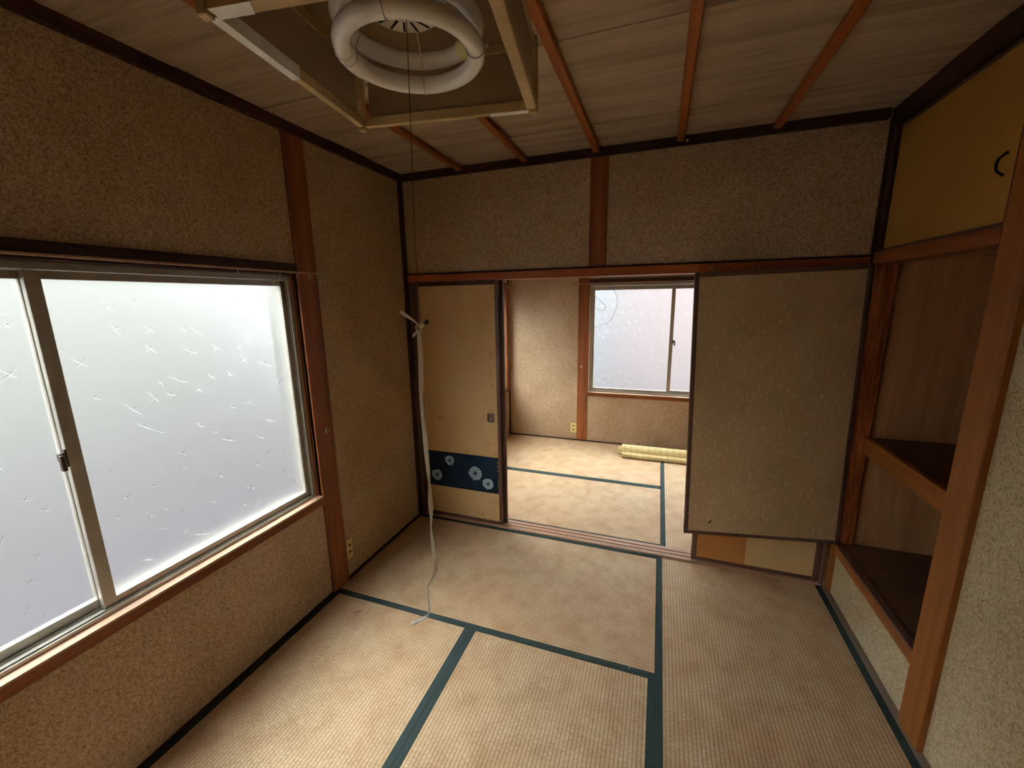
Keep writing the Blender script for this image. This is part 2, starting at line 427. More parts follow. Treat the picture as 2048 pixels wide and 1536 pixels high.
# the far room's stretch of it
bx('window_casing', 'postZ', wl, -0.02, 0.022, 1.955, Y2 - 0.016, 0.556, 1.832, 0.002)
bx('pillar', 'postZ', wl, -0.02, 0.008, 0.17, 0.30, 0.0, HC, 0.002)
bx('window_sill', 'sillY', wl, -0.12, 0.012, W3[0], W3[1], 0.596, 0.606, 0.001)
bx('sill_face', 'postY', wl, -0.02, 0.011, W3[0], W3[1], 0.556, 0.5962, 0.002)
bx('window_head', 'darkY', wl, -0.12, 0.014, W3[0], W3[1], 1.778, 1.832, 0.002)
bx('window_jamb', 'postZ', wl, -0.12, -0.0205, W3[1] - 0.012, W3[1] + 0.002, 0.606, 1.778, 0.001)
bx('window_jamb', 'postZ', wl, -0.12, -0.0205, W3[0] - 0.002, W3[0] + 0.012, 0.606, 1.778, 0.001)

# wall between the two rooms
wm = empty('wall_middle', (1.33, 0.05, 0)); tag(wm, 'fibre plaster wall above the sliding door opening', 'wall', kind='structure')
bx('plaster', 'wall', wm, 0, 1.278, 0.0, TS, 1.822, HC + 0.1, 0)
bx('plaster', 'wall', wm, 1.379, XR - 0.01, 0.0, TS, 1.822, HC + 0.1, 0)
bx('pillar', 'postZ', wm, 1.278, 1.379, -0.008, TS + 0.008, 1.822, ZT, 0.002)
bx('ceiling_molding', 'darkX', wm, 0.022, XR - 0.02, -0.022, 0.01, ZT, HC + 0.004, 0.003)
bx('lintel', 'kamoiX', wm, 0.0, XR, -0.012, TS + 0.012, 1.774, 1.823, 0.003)
bx('lintel_gap_strip', 'darkX', wm, 0.0, XR, -0.016, TS + 0.016, 1.8232, 1.832, 0.001)  # darkness of the gap above the lintel, put in as a dark strip
bx('plaster', 'wall', wm, XR + 0.1, X2, 0.0, TS, -0.25, HC + 0.1, 0)
bx('corner_post', 'darkZ', wm, XR - 0.012, XR + 0.004, -0.014, 0.0, 0.3, ZT, 0.001)
bx('door_jamb', 'lacqZ', wm, 0.0, 0.044, -0.006, TS + 0.006, 0.0125, 1.7738, 0.002)
bx('door_jamb', 'lacqZ', wm, 2.6435, XR + 0.002, -0.006, TS + 0.006, 0.0125, 1.7738, 0.002)  # added to close a light leak at the dark gap beside the door
bx('plaster', 'wall', wm, XR + 0.002, XR + 0.1, 0.03, TS, -0.25, HC + 0.1, 0)
bx('nail', 'zinc', wm, 1.775, 1.787, -0.034, -0.022, 2.438, 2.452, 0.003)
th = empty('trim_1', (1.33, 0.05, 0)); tag(th, 'pale grooved wooden threshold of the sliding doors', 'threshold', kind='structure')
for (a, b, h) in ((0.0, 0.022, 0.012), (0.0235, 0.042, 0.0065), (0.042, 0.060, 0.012), (0.0615, 0.080, 0.0065), (0.080, TS, 0.012)):
    bx('threshold_rail', 'sillX', th, 0.0, XR, a, b, -0.05, h, 0.0006)

# far room shell
wb = empty('wall_back', (1.8, Y2 + 0.06, 0)); tag(wb, 'sunlit fibre plaster wall at the end of the far room', 'wall', kind='structure')
W2 = (0.957, 2.70, 0.575, 1.815)
b = MB(); b.box(0, W2[0], Y2, Y2 + 0.13, -0.25, HC + 0.1); b.box(W2[0], W2[1], Y2, Y2 + 0.13, -0.25, W2[2]); b.box(W2[0], W2[1], Y2, Y2 + 0.13, W2[3], HC + 0.1); b.box(W2[1], X2, Y2, Y2 + 0.13, -0.25, HC + 0.1)
b.build('plaster', 'wall', wb)
bx('pillar', 'postZ', wb, 0.838, 0.956, Y2 - 0.008, Y2 + 0.02, 0.0, HC, 0.002)
bx('corner_post', 'darkZ', wb, 0.0, 0.016, Y2 - 0.014, Y2 + 0.01, 0.0, HC, 0.001)
bx('floor_strip', 'darkX', wb, 0.0, X2, Y2 - 0.012, Y2 + 0.01, -0.03, 0.012, 0.001)
bx('sill_face', 'postX', wb, W2[0], W2[1], Y2 - 0.011, Y2 + 0.02, 0.548, 0.586, 0.002)
bx('window_sill', 'sillX', wb, W2[0], W2[1], Y2 - 0.012, Y2 + 0.12, 0.586, 0.594, 0.001)
bx('window_head', 'darkX', wb, W2[0], W2[1], Y2 - 0.012, Y2 + 0.12, 1.80, 1.85, 0.002)
bx('window_jamb', 'sillZ', wb, W2[0], W2[0] + 0.008, Y2 - 0.004, Y2 + 0.12, 0.594, 1.80, 0.001)
wr = bx('wall_far_right', 'wall', None, X2, X2 + 0.1, 0.0, Y2 + 0.1, -0.25, HC + 0.1, 0); tag(wr, 'fibre plaster wall on the hidden right side of far room', 'wall', kind='structure')
c2 = empty('ceiling_far', (1.8, 1.1, HC)); tag(c2, 'board ceiling of the far room', 'ceiling', kind='structure')
for k in range(6):
    bx('ceiling_board', 'board', c2, 0, X2, TS + 0.327 * k, TS + 0.327 * k + 0.326, HC, HC + 0.06, 0.0008)

# right wall, near stretch, and wall behind the camera
wn = empty('wall_right', (XR + 0.06, -1.85, 0)); tag(wn, 'grey green fibre plaster wall beside the alcove post', 'wall', kind='structure')
bx('plaster', 'wallg', wn, 2.677, 2.80, YN - 0.1, -0.944, -0.25, HC + 0.1, 0)
bx('floor_strip', 'strip', wn, XR - 0.004, 2.684, YN, -0.946, -0.03, 0.014, 0.001)
bx('ceiling_molding', 'darkY', wn, XR - 0.02, 2.70, YN, -0.95, 2.40, HC + 0.004, 0.003)
ww = bx('wall_near', 'wall', None, -0.1, 2.80, YN - 0.1, YN, -0.25, HC + 0.1, 0); tag(ww, 'fibre plaster wall behind the viewer', 'wall', kind='structure')

# ------------------------------------------------------------------ windows
def make_window(name, fmap, u0, u1, z0, z1, split, label, inner_first, seed, zg0, zg1, stars=True, lock_sign=1):
    """u along the wall, v outward from the wall plane, w up; inner_first: sash at the high-u end runs on the inner track"""
    root = empty(name, fmap(0.5 * (u0 + u1), 0.07, z0)); tag(root, label, 'window', kind='structure')
    def fb(B, a0, a1, v0, v1, w0, w1):
        p = fmap(a0, v0, w0); q = fmap(a1, v1, w1); B.box(p[0], q[0], p[1], q[1], p[2], q[2])
    B = MB()
    fb(B, u0, u0 + 0.018, 0.028, 0.115, z0, z1); fb(B, u1 - 0.018, u1, 0.028, 0.115, z0, z1)
    fb(B, u0 + 0.018, u1 - 0.018, 0.028, 0.115, z0, z0 + 0.014); fb(B, u0 + 0.018, u1 - 0.018, 0.028, 0.115, z1 - 0.022, z1)
    for vv in (0.036, 0.066, 0.100):   # track ribs
        fb(B, u0 + 0.018, u0 + 0.024, vv, vv + 0.003, z0 + 0.014, z1 - 0.022); fb(B, u1 - 0.024, u1 - 0.018, vv, vv + 0.003, z0 + 0.014, z1 - 0.022)
        fb(B, u0 + 0.018, u1 - 0.018, vv, vv + 0.003, z0 + 0.014, z0 + 0.020)
    B.build('window_frame', 'alu', root, 0.0008)
    rr = random.Random(seed)
    for which in (0, 1):
        a0, a1 = (u0 + 0.020, split + 0.019) if which == 0 else (split - 0.018, u1 - 0.020)
        inner = (which == 1) == inner_first
        v0 = 0.046 if inner else 0.076; v1 = v0 + 0.022
        s0 = 0.037 if which == 1 else 0.026; s1 = 0.026 if which == 1 else 0.037
        gz0, gz1 = (zg0, zg1) if inner else (zg0 + 0.006, zg1)
        B = MB()
        fb(B, a0, a0 + s0, v0, v1, z0 + 0.016, z1 - 0.024); fb(B, a1 - s1, a1, v0, v1, z0 + 0.016, z1 - 0.024)
        fb(B, a0 + s0, a1 - s1, v0, v1, z0 + 0.016, gz0); fb(B, a0 + s0, a1 - s1, v0, v1, gz1, z1 - 0.024)
        sash = B.build('sash', 'alu', root, 0.0015)
        B = MB(); gv = v0 + 0.011
        fb(B, a0 + s0 - 0.004, a1 - s1 + 0.004, gv, gv + 0.004, gz0 - 0.004, gz1 + 0.004)
        B.build('pane', 'glass', sash)
        if stars:
            B = MB(); nU = max(1, round((a1 - a0) / 0.105)); nW = round((gz1 - gz0) / 0.098)
            for i in range(nU):
                for j in range(nW):
                    if rr.random() < 0.22: continue
                    cu = a0 + s0 + 0.02 + (a1 - a0 - s0 - s1 - 0.04) * (i + 0.5 + rr.uniform(-.34, .34) + 0.4 * (j % 2 - .5)) / nU
                    cw = gz0 + 0.02 + (gz1 - gz0 - 0.04) * (j + 0.5 + rr.uniform(-.34, .34)) / nW
                    L = rr.uniform(0.020, 0.048); ph = math.pi / 4 + rr.uniform(-.35, .35)
                    if not (a0 + s0 + L < cu < a1 - s1 - L and gz0 + L < cw < gz1 - L): continue
                    ring = []
                    for k in range(8):
                        rad = (L * rr.uniform(0.55, 1.0) if (k // 2) % 2 else L * rr.uniform(0.4, 0.75)) if k % 2 == 0 else 0.0042
                        an = ph + k * math.pi / 4
                        ring.append(B.bm.verts.new(fmap(cu + rad * math.cos(an), gv - 0.0003, cw + rad * math.sin(an))))
                    top = B.bm.verts.new(fmap(cu, gv - 0.0030, cw))
                    for k in range(8): B.bm.faces.new((ring[k], ring[(k + 1) % 8], top))
                    B.bm.faces.new(ring[::-1])
            tag(B.build('star_pattern', 'star', sash), kind='stuff')
        if inner:   # crescent latch beside the meeting stile
            uu = (a0 if which == 1 else a1); sg = -1 if which == 1 else 1
            B = MB(); zc = 1.175
            fb(B, uu, uu + sg * 0.006, v0 - 0.004, v0 + 0.012, zc - 0.028, zc + 0.030)
            fb(B, uu + sg * 0.006, uu + sg * 0.020, v0 - 0.008, v0 + 0.010, zc - 0.006, zc + 0.020)
            fb(B, uu + sg * 0.012, uu + sg * 0.024, v0 - 0.020, v0 - 0.006, zc - 0.034, zc + 0.016)
            B.build('latch', 'metal', sash, 0.0015)
    return root

fl_left = lambda u, v, w: (-v, u, w)
fl_back = lambda u, v, w: (u, Y2 + v, w)
make_window('window_1', fl_left, W1[0] + 0.014, W1[1] - 0.012, 0.606, 1.776, -1.854, 'large frosted sliding window in the near left wall', True, 3, 0.650, 1.727)
make_window('window_2', fl_back, W2[0] + 0.008, W2[1] - 0.008, 0.594, 1.798, 1.820, 'frosted sliding window in the far back wall', False, 5, 0.640, 1.732)
make_window('window_3', fl_left, W3[0] + 0.014, W3[1] - 0.012, 0.606, 1.776, 1.12, 'frosted window in the far left wall, mostly behind the sliding door', True, 9, 0.650, 1.727, stars=False)

# ------------------------------------------------------------------ tatami
def mat_thing(label, x0, x1, y0, y1, axis, borders):
    t = thing('tatami_mat', label, 'mat', ((x0 + x1) / 2, (y0 + y1) / 2, -0.05), group='tatami mats')
    g_ = 0.0012; hw = 0.031
    bx('woven_cover', 'tat' + axis, t, x0 + g_, x1 - g_, y0 + g_, y1 - g_, -0.05, 0.0, 0.003)
    e = 0.0016
    for s in borders:
        if s == 'y0': bx('border', 'heri', t, x0 + g_, x1 - g_, y0 + g_ * .3, y0 + hw, -0.04, e, 0.0008)
        if s == 'y1': bx('border', 'heri', t, x0 + g_, x1 - g_, y1 - hw, y1 - g_ * .3, -0.04, e, 0.0008)
        if s == 'x0': bx('border', 'heri', t, x0 + g_ * .3, x0 + hw, y0 + g_, y1 - g_, -0.04, e, 0.0008)
        if s == 'x1': bx('border', 'heri', t, x1 - hw, x1 - g_ * .3, y0 + g_, y1 - g_, -0.04, e, 0.0008)
    return t
XA, XB = 0.868, 1.76
mat_thing('tatami mat in the near room lying crosswise along the threshold', 0.006, XB, -MAT, -0.0005, 'X', ('y0', 'y1'))
mat_thing('tatami mat running along the wall under the large left window', 0.006, XA, YN, -MAT, 'Y', ('x0', 'x1'))
mat_thing('half-size tatami mat in the middle of the near room', XA, XB, -1.85, -MAT, 'Y', ('x0', 'x1'))
mat_thing('tatami mat running along the right side beside the alcove', XB, XR - 0.004, -1.85, -0.0005, 'Y', ('x0', 'x1'))
mat_thing('tatami mat at the very front below the camera', XA, XR - 0.004, YN, -1.85, 'X', ('y0', 'y1'))
XC = 1.783
mat_thing('far room tatami mat lying just beyond the threshold', 0.006, XC, TS + 0.0005, TS + MAT, 'X', ('y0', 'y1'))
mat_thing('far room tatami mat lying along the foot of the back wall', 0.006, XC, TS + MAT, Y2 - 0.012, 'X', ('y0',))
mat_thing('far room tatami mat under the right end of the yellow roll', XC, XC + 0.90, TS + 0.0005, Y2 - 0.012, 'Y', ('x0', 'x1'))
mat_thing('far room tatami mat hidden behind the brown panel', XC + 0.90, X2, TS + 0.0005, Y2 - 0.012, 'Y', ('x0', 'x1'))

# ------------------------------------------------------------------ sliding doors
def fusuma(name, label, x0, x1, y0, y1, z0, z1, face, st=0.030, kind='structure'):
    d = thing(name, label, 'sliding door', ((x0 + x1) / 2, (y0 + y1) / 2, z0)); tag(d, kind=kind)
    bx('paper_panel', face, d, x0 + st * .5, x1 - st * .5, y0 + 0.003, y1 - 0.003, z0 + 0.01, z1 - 0.01, 0)
    bx('stile', 'lacqZ', d, x0, x0 + st, y0, y1, z0, z1, 0.002); bx('stile', 'lacqZ', d, x1 - st, x1, y0, y1, z0, z1, 0.002)
    bx('bottom_rail', 'lacqX', d, x0 + st, x1 - st, y0 + 0.001, y1 - 0.001, z0, z0 + 0.026, 0.002)
    bx('top_rail', 'lacqX', d, x0 + st, x1 - st, y0 + 0.001, y1 - 0.001, z1 - 0.028, z1, 0.002)
    return d
FY = 0.0235
d1 = fusuma('door_1', 'tan paper sliding door with navy flower band at left', 0.046, 0.680, FY, FY + 0.018, 0.0068, 1.7735, 'fus', 0.024)
bx('seam_strip', 'fusy', d1, 0.078, 0.094, FY + 0.0015, FY + 0.004, 0.034, 1.745, 0)
# ragged navy band
band = MB(); zt_, zb_ = 0.532, 0.252; pts = [(0.076, zb_), (0.076, zt_)]
rr = random.Random(4); right = []
zz = zt_
while zz > zb_ + 0.012:
    right.append((0.659, zz)); zz -= rr.uniform(0.004, 0.010)
    right.append((0.659 - rr.uniform(0.002, 0.022), zz)); zz -= rr.uniform(0.003, 0.010)
right.append((0.659, zb_))
band.prism([(x, FY + 0.0012, z) for x, z in pts + right], (0, 0.003, 0)).build('navy_band', 'navy', d1)
nav = [o for o in d1.children if o.name.startswith('navy_band')][0]
def flower(cx, cz, R, seed):
    q = random.Random(seed); B = MB(); n = 14; a = q.uniform(0, 1)
    for k in range(n):
        a0 = a + 2 * math.pi * (k + 0.10) / n; a1 = a + 2 * math.pi * (k + 0.90) / n; am = (a0 + a1) / 2
        rO = R * q.uniform(0.86, 1.0); P = [(cx + 0.16 * R * math.cos(am), cz + 0.16 * R * math.sin(am))]
        for t, f in ((0.06, .88), (0.3, 1.0), (0.5, .86), (0.7, 1.0), (0.94, .88)):
            an = a0 + (a1 - a0) * t; P.append((cx + rO * f * math.cos(an), cz + rO * f * math.sin(an)))
        B.prism([(x, FY + 0.0006, z) for x, z in P], (0, 0.001, 0))
    tag(B.build('flower_print', 'white', nav), 'white tie-dye flower on the navy band')
flower(0.262, 0.468, 0.043, 1); flower(0.148, 0.338, 0.050, 2); flower(0.470, 0.392, 0.060, 3); flower(0.572, 0.322, 0.049, 4)
# finger pull
P = MB()
def rrect(cx, cz, w, h, r, n=5):
    out = []
    for (sx, sz, a0) in ((1, 1, 0), (-1, 1, 90), (-1, -1, 180), (1, -1, 270)):
        for k in range(n + 1):
            a = math.radians(a0 + 90 * k / n); out.append((cx + sx * (w / 2 - r) + r * math.cos(a), cz + sz * (h / 2 - r) + r * math.sin(a)))
    return out
def ring_plate(B, cx, cz, w, h, r, wall, y0, y1):
    o = rrect(cx, cz, w, h, r); i = rrect(cx, cz, w - 2 * wall, h - 2 * wall, max(r - wall, .002)); n = len(o)
    vo = [B.bm.verts.new((x, y0, z)) for x, z in o]; vi = [B.bm.verts.new((x, y0, z)) for x, z in i]
    wo = [B.bm.verts.new((x, y1, z)) for x, z in o]; wi = [B.bm.verts.new((x, y1, z)) for x, z in i]
    for k in range(n):
        j = (k + 1) % n
        B.bm.faces.new((vo[k], vo[j], vi[j], vi[k])); B.bm.faces.new((vo[k], wo[k], wo[j], vo[j])); B.bm.faces.new((vi[k], vi[j], wi[j], wi[k])); B.bm.faces.new((wo[k], wi[k], wi[j], wo[j]))
ring_plate(P, 0.607, 0.828, 0.052, 0.066, 0.013, 0.009, FY - 0.002, FY + 0.006)
pl = P.build('finger_pull', 'metal', d1)
MB().prism([(x, FY + 0.002, z) for x, z in rrect(0.607, 0.828, 0.036, 0.050, 0.006)], (0, 0.002, 0)).build('pull_cup', 'lacqZ', pl)
# brush mark near the foot, rub mark by the middle
B = MB()
for (x, z, l, a) in ((0.515, 0.072, 0.026, 1.0), (0.527, 0.076, 0.030, 1.15), (0.520, 0.060, 0.018, 0.3), (0.486, 0.088, 0.024, 1.9)):
    dx, dz = math.cos(a) * l / 2, math.sin(a) * l / 2; nx, nz = -math.sin(a) * .0018, math.cos(a) * .0018
    B.prism([(x - dx - nx, FY + 0.002, z - dz - nz), (x + dx, FY + 0.002, z + dz), (x - dx + nx, FY + 0.002, z - dz + nz)], (0, 0.0015, 0))
tag(B.build('ink_mark', 'slot', d1), 'small dark brush mark near the foot')
B = MB(); pts = [(0.168, 0.786), (0.180, 0.800), (0.205, 0.808), (0.226, 0.802), (0.232, 0.790), (0.212, 0.795), (0.186, 0.788)]
B.prism([(x, FY + 0.0022, z) for x, z in pts], (0, 0.001, 0)); tag(B.build('rub_mark', 'fuso', d1), 'brown rub mark')
d2 = fusuma('door_2', 'second sliding door stacked behind the tan flowered one', 0.085, 0.704, 0.0615, 0.0795, 0.0068, 1.7735, 'fus')
d3 = fusuma('door_3', 'patched yellow sliding door seen under the brown panel', 1.962, 2.642, FY, FY + 0.018, 0.0068, 1.7735, 'fusy')
bx('under_paper', 'fuso', d3, 1.993, 2.262, FY + 0.0012, FY + 0.004, 0.034, 0.62, 0)
bx('navy_band', 'navy', d3, 2.30, 2.613, FY + 0.0018, FY + 0.004, 0.252, 0.532, 0)
MB().prism([(2.262, FY + 0.0014, 0.035), (2.285, FY + 0.0014, 0.235), (2.36, FY + 0.0014, 0.272), (2.45, FY + 0.0014, 0.268), (2.613, FY + 0.0014, 0.246), (2.613, FY + 0.0014, 0.035)], (0, 0.002, 0)).build('paper_patch', 'fusy', d3)
d4 = fusuma('door_4', 'sliding door stacked at the back behind the brown panel', 1.965, 2.60, 0.0615, 0.0795, 0.0068, 1.7735, 'fus')

# ------------------------------------------------------------------ brown framed panel propped across the right half
TLp, TRp = Vector((1.862, -0.150, 1.770)), Vector((2.640, -0.045, 1.786))
BLp, BRp = Vector((1.892, -0.150, 0.276)), Vector((2.698, -0.045, 0.302))
ux = ((TRp - TLp) + (BRp - BLp)).normalized(); uz = ((TLp - BLp) + (TRp - BRp)); uz = (uz - ux * uz.dot(ux)).normalized(); uy = uz.cross(ux)
pw = ((TRp - TLp).length + (BRp - BLp).length) / 2; ph = ((TLp - BLp).length + (TRp - BRp).length) / 2
ctr = (TLp + TRp + BLp + BRp) / 4 - uz * (ph / 2)
pn = thing('door_panel', 'brown flecked paper panel in thin frame propped before right sliding door', 'panel', ctr)
pn.rotation_mode = 'QUATERNION'; pn.rotation_quaternion = Matrix((ux, uy, uz)).transposed().to_quaternion()
hw = pw / 2; fr = 0.021
bx('paper_face', 'fleck', pn, -hw + fr * .6, hw - fr * .6, 0.003, 0.017, 0.006, ph - 0.006, 0, local=True)
bx('stile', 'lacqZ', pn, -hw, -hw + fr, 0, 0.020, 0, ph, 0.002, True); bx('stile', 'lacqZ', pn, hw - fr, hw, 0, 0.020, 0, ph, 0.002, True)
bx('bottom_rail', 'lacqX', pn, -hw + fr, hw - fr, 0.001, 0.019, 0, fr, 0.002, True); bx('top_rail', 'lacqX', pn, -hw + fr, hw - fr, 0.001, 0.019, ph - 0.024, ph, 0.002, True)
MB().prism([(-hw + .128, 0.0022, .072), (-hw + .140, 0.0022, .090), (-hw + .148, 0.0022, .092), (-hw + .142, 0.0022, .078)], (0, 0.001, 0)).build('torn_hole', 'slot', pn, local=True)
MB().prism([(-hw + .126, 0.0024, .066), (-hw + .140, 0.0024, .076), (-hw + .134, 0.0024, .060)], (0, 0.0008, 0)).build('torn_flap', 'sillX', pn, local=True)

# peg rail on the lintel above it
pr = thing('peg_rail', 'reddish wooden strip with small round pegs above the brown panel', 'peg rail', (2.11, -0.02, 1.772))
bx('strip', 'kamoiX', pr, 1.882, 2.346, -0.024, -0.0125, 1.7735, 1.820, 0.002)
for x, z in ((1.949, 1.791), (2.057, 1.789), (2.167, 1.79), (2.283, 1.79)):
    MB().tube([(x, -0.022, z), (x, -0.034, z), (x, -0.042, z)], [0.005, 0.005, 0.010], 10).build('peg', 'sillX', pr, smooth=True)

# ------------------------------------------------------------------ alcove closet on the right
al = thing('alcove_closet', 'open timber alcove with two shelves beside the sliding doors', 'closet', (2.9, -0.45, 0.0))
tag(al, kind='structure')
bx('near_post', 'amberZ', al, XR, XR + 0.09, -0.944, -0.820, 0.0, ZT + 0.04, 0.003)
bx('far_post', 'figured', al, XR + 0.004, 2.750, -0.040, 0.02, 0.302, 1.785, 0.003)
bx('far_post_foot', 'amberZ', al, XR + 0.011, XR + 0.05, -0.060, -0.0005, 0.012, 0.2995, 0.002)
bx('lower_plaster', 'wallg', al, XR + 0.022, XR + 0.06, -0.820, -0.060, 0.0, 0.252, 0)
bx('floor_strip', 'strip', al, XR - 0.004, XR + 0.0222, -0.944, -0.002, -0.03, 0.0118, 0.001)
bx('ledge_rail', 'amberY', al, XR + 0.012, XR + 0.04, -0.820, -0.060, 0.252, 0.2995, 0.002)
bx('ledge_lip', 'lacqY', al, XR + 0.013, XR + 0.045, -0.820, -0.041, 0.2997, 0.312, 0.002)
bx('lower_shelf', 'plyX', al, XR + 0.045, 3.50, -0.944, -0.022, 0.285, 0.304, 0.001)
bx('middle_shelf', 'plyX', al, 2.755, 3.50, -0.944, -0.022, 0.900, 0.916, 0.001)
bx('shelf_rail', 'amberY', al, 2.730, 2.754, -0.944, -0.041, 0.832, 0.922, 0.002)
bx('side_panel', 'ply', al, 2.751, 3.50, -0.022, -0.0005, 0.2, 1.86, 0)
bx('near_side_panel', 'ply', al, 2.75, 3.50, -0.96, -0.9445, 0.2, HC + 0.1, 0)
bx('back_panel', 'ply', al, 3.50, 3.52, -0.97, 0.0, -0.2, HC + 0.1, 0)
bx('lower_panel', 'ply', al, XR + 0.06, 3.50, -0.944, -0.0005, 0.18, 0.284, 0)
bx('upper_beam', 'postY', al, XR - 0.002, 2.752, -0.820, -0.0005, 1.786, 1.842, 0.002)
bx('cabinet_floor', 'ply', al, 2.753, 3.50, -0.944, -0.0005, 1.80, 1.842, 0)
bx('head_beam', 'darkY', al, XR - 0.006, 2.72, -0.944, -0.0005, 2.392, HC + 0.1, 0.002)
bx('cabinet_post', 'darkZ', al, XR + 0.002, 2.70, -0.046, -0.0005, 1.842, 2.392, 0.002)
# cupboard door above
DX = XR + 0.016
cd_ = thing('cupboard_door', 'mustard paper cupboard door with grey frame above the alcove', 'cupboard door', (DX, -0.43, 1.843))
bx('paper_panel', 'cup', cd_, DX + 0.002, DX + 0.018, -0.80, -0.05, 1.85, 2.385, 0)
bx('stile', 'lacqZ', cd_, DX, DX + 0.020, -0.816, -0.786, 1.844, 2.390, 0.002); bx('stile', 'darkZ', cd_, DX + 0.001, DX + 0.020, -0.054, -0.047, 1.844, 2.390, 0.001)
bx('bottom_rail', 'lacqY', cd_, DX + 0.001, DX + 0.020, -0.786, -0.054, 1.844, 1.856, 0.001); bx('top_rail', 'lacqY', cd_, DX + 0.001, DX + 0.020, -0.786, -0.054, 2.374, 2.390, 0.001)
hx, hy = DX, -0.748
MB().tube([(hx, hy, 2.064), (hx - 0.005, hy, 2.060), (hx - 0.018, hy, 2.048), (hx - 0.022, hy, 2.032), (hx - 0.019, hy, 2.012), (hx - 0.006, hy, 2.002), (hx, hy, 1.998)], [0.005, 0.004, 0.0036, 0.0044, 0.0036, 0.004, 0.005], 8).build('pull_handle', 'black', cd_, smooth=True)

# ------------------------------------------------------------------ curtain rails
def curtain_rail(label, fm, a0, a1, z, brackets, runners, out=0.07):
    c = fm((a0 + a1) / 2, -out, z); t = thing('curtain_rail', label, 'curtain rail', c)
    def fb(B, u0, u1, v0, v1, w0, w1):
        p = fm(u0, v0, w0); q = fm(u1, v1, w1); B.box(p[0], q[0], p[1], q[1], p[2], q[2])
    B = MB(); fb(B, a0, a1, -out - 0.009, -out + 0.009, z, z + 0.008); B.build('track', 'sillX', t, 0.0015)
    for u in (a0, a1):
        B = MB(); fb(B, u - 0.005, u + 0.005, -out - 0.008, -out + 0.008, z - 0.004, z + 0.010); B.build('end_cap', 'zinc', t, 0.0015)
    for u in brackets:
        B = MB(); fb(B, u - 0.008, u + 0.008, -out - 0.004, -0.014, z + 0.008, z + 0.012); fb(B, u - 0.010, u + 0.010, -0.0185, -0.0142, z + 0.002, z + 0.026); B.build('bracket', 'metal', t, 0.001)
    for u in runners:
        B = MB(); k = [fm(u, -out, z), fm(u, -out, z - 0.008), fm(u + 0.004, -out, z - 0.014), fm(u, -out, z - 0.020), fm(u - 0.004, -out, z - 0.014)]
        B.tube(k, 0.0016, 6); B.build('runner', 'zinc', t)
    return t
curtain_rail('thin curtain rail above the large left window', fl_left, -2.74, -0.838, 1.783, (-2.6, -1.75, -1.0), (-1.10, -1.005, -0.935, -0.918, -0.885, -1.30))
curtain_rail('thin curtain rail above the far back window', fl_back, 0.752, 2.72, 1.800, (0.99, 1.9), (0.97, 1.0, 1.10, 1.13, 1.41, 1.55, 1.76, 1.80, 1.84), 0.06)
curtain_rail('short visible end of curtain rail over the far left window', fl_left, 0.20, 1.99, 1.786, (0.4, 1.9), (1.93, 1.96), 0.06)

# ------------------------------------------------------------------ outlets, cleats, thread
def outlet(label, fm, u, z, w=0.046, h=0.118):
    t = thing('wall_outlet', label, 'outlet', fm(u, 0, z))
    def fb(B, u0, u1, v0, v1, w0, w1):
        p = fm(u0, v0, w0); q = fm(u1, v1, w1); B.box(p[0], q[0], p[1], q[1], p[2], q[2])
    B = MB(); fb(B, u - w / 2, u + w / 2, -0.007, 0.0, z - h / 2, z + h / 2); B.build('plate', 'cream', t, 0.0015)
    for dz in (0.022, -0.022):
        B = MB(); fb(B, u - w * .2, u + w * .2, -0.0078, -0.005, z + dz - 0.006, z + dz + 0.006); B.build('socket', 'slot', t)
outlet('cream wall outlet beside the left pillar near the floor', fl_left, -0.790, 0.190, 0.048, 0.125)
outlet('cream wall outlet beside the far back pillar', fl_back, 0.802, 0.152, 0.070, 0.116)
def cleat(label, fm, u, z):
    t = thing('curtain_hook', label, 'hook', fm(u, -0.008, z))
    B = MB(); p, q = fm(u - 0.006, -0.008, z - 0.016), fm(u + 0.006, -0.011, z + 0.016); B.box(p[0], q[0], p[1], q[1], p[2], q[2]); B.build('plate', 'zinc', t, 0.0008)
    MB().tube([fm(u, -0.010, z - 0.004), fm(u, -0.024, z - 0.004), fm(u, -0.030, z + 0.004), fm(u, -0.028, z + 0.014)], 0.0024, 6).build('prong', 'zinc', t, smooth=True)
cleat('small metal curtain hook on the left near pillar', fl_left, -0.875, 0.957)
cleat('small metal curtain hook on the far back pillar', fl_back, 0.880, 0.885)
B = MB()
def smooth_path(P, n=8):
    P = [Vector(p) for p in P]; out = []
    for i in range(len(P) - 1):
        p0, p1, p2, p3 = P[max(i - 1, 0)], P[i], P[i + 1], P[min(i + 2, len(P) - 1)]
        for k in range(n):
            t = k / n; out.append(0.5 * ((2 * p1) + (p2 - p0) * t + (2 * p0 - 5 * p1 + 4 * p2 - p3) * t * t + (3 * p1 - p0 - 3 * p2 + p3) * t ** 3))
    return out + [P[-1]]
yq = 2.03
B.tube(smooth_path([(0.838, yq - .02, 1.794), (0.987, yq, 1.693), (1.09, yq, 1.61), (1.135, yq, 1.563), (1.125, yq, 1.52), (1.06, yq, 1.525), (0.968, yq, 1.597)]), 0.0018, 5)
B.tube(smooth_path([(1.205, yq - .02, 1.794), (1.225, yq, 1.72), (1.26, yq, 1.60), (1.198, yq, 1.413), (1.10, yq, 1.36), (1.029, yq, 1.331), (0.919, yq, 1.297)]), 0.0018, 5)
tag(B.build('loose_thread', 'thread', None), 'thin loose wire curling down before the far back window', 'wire')

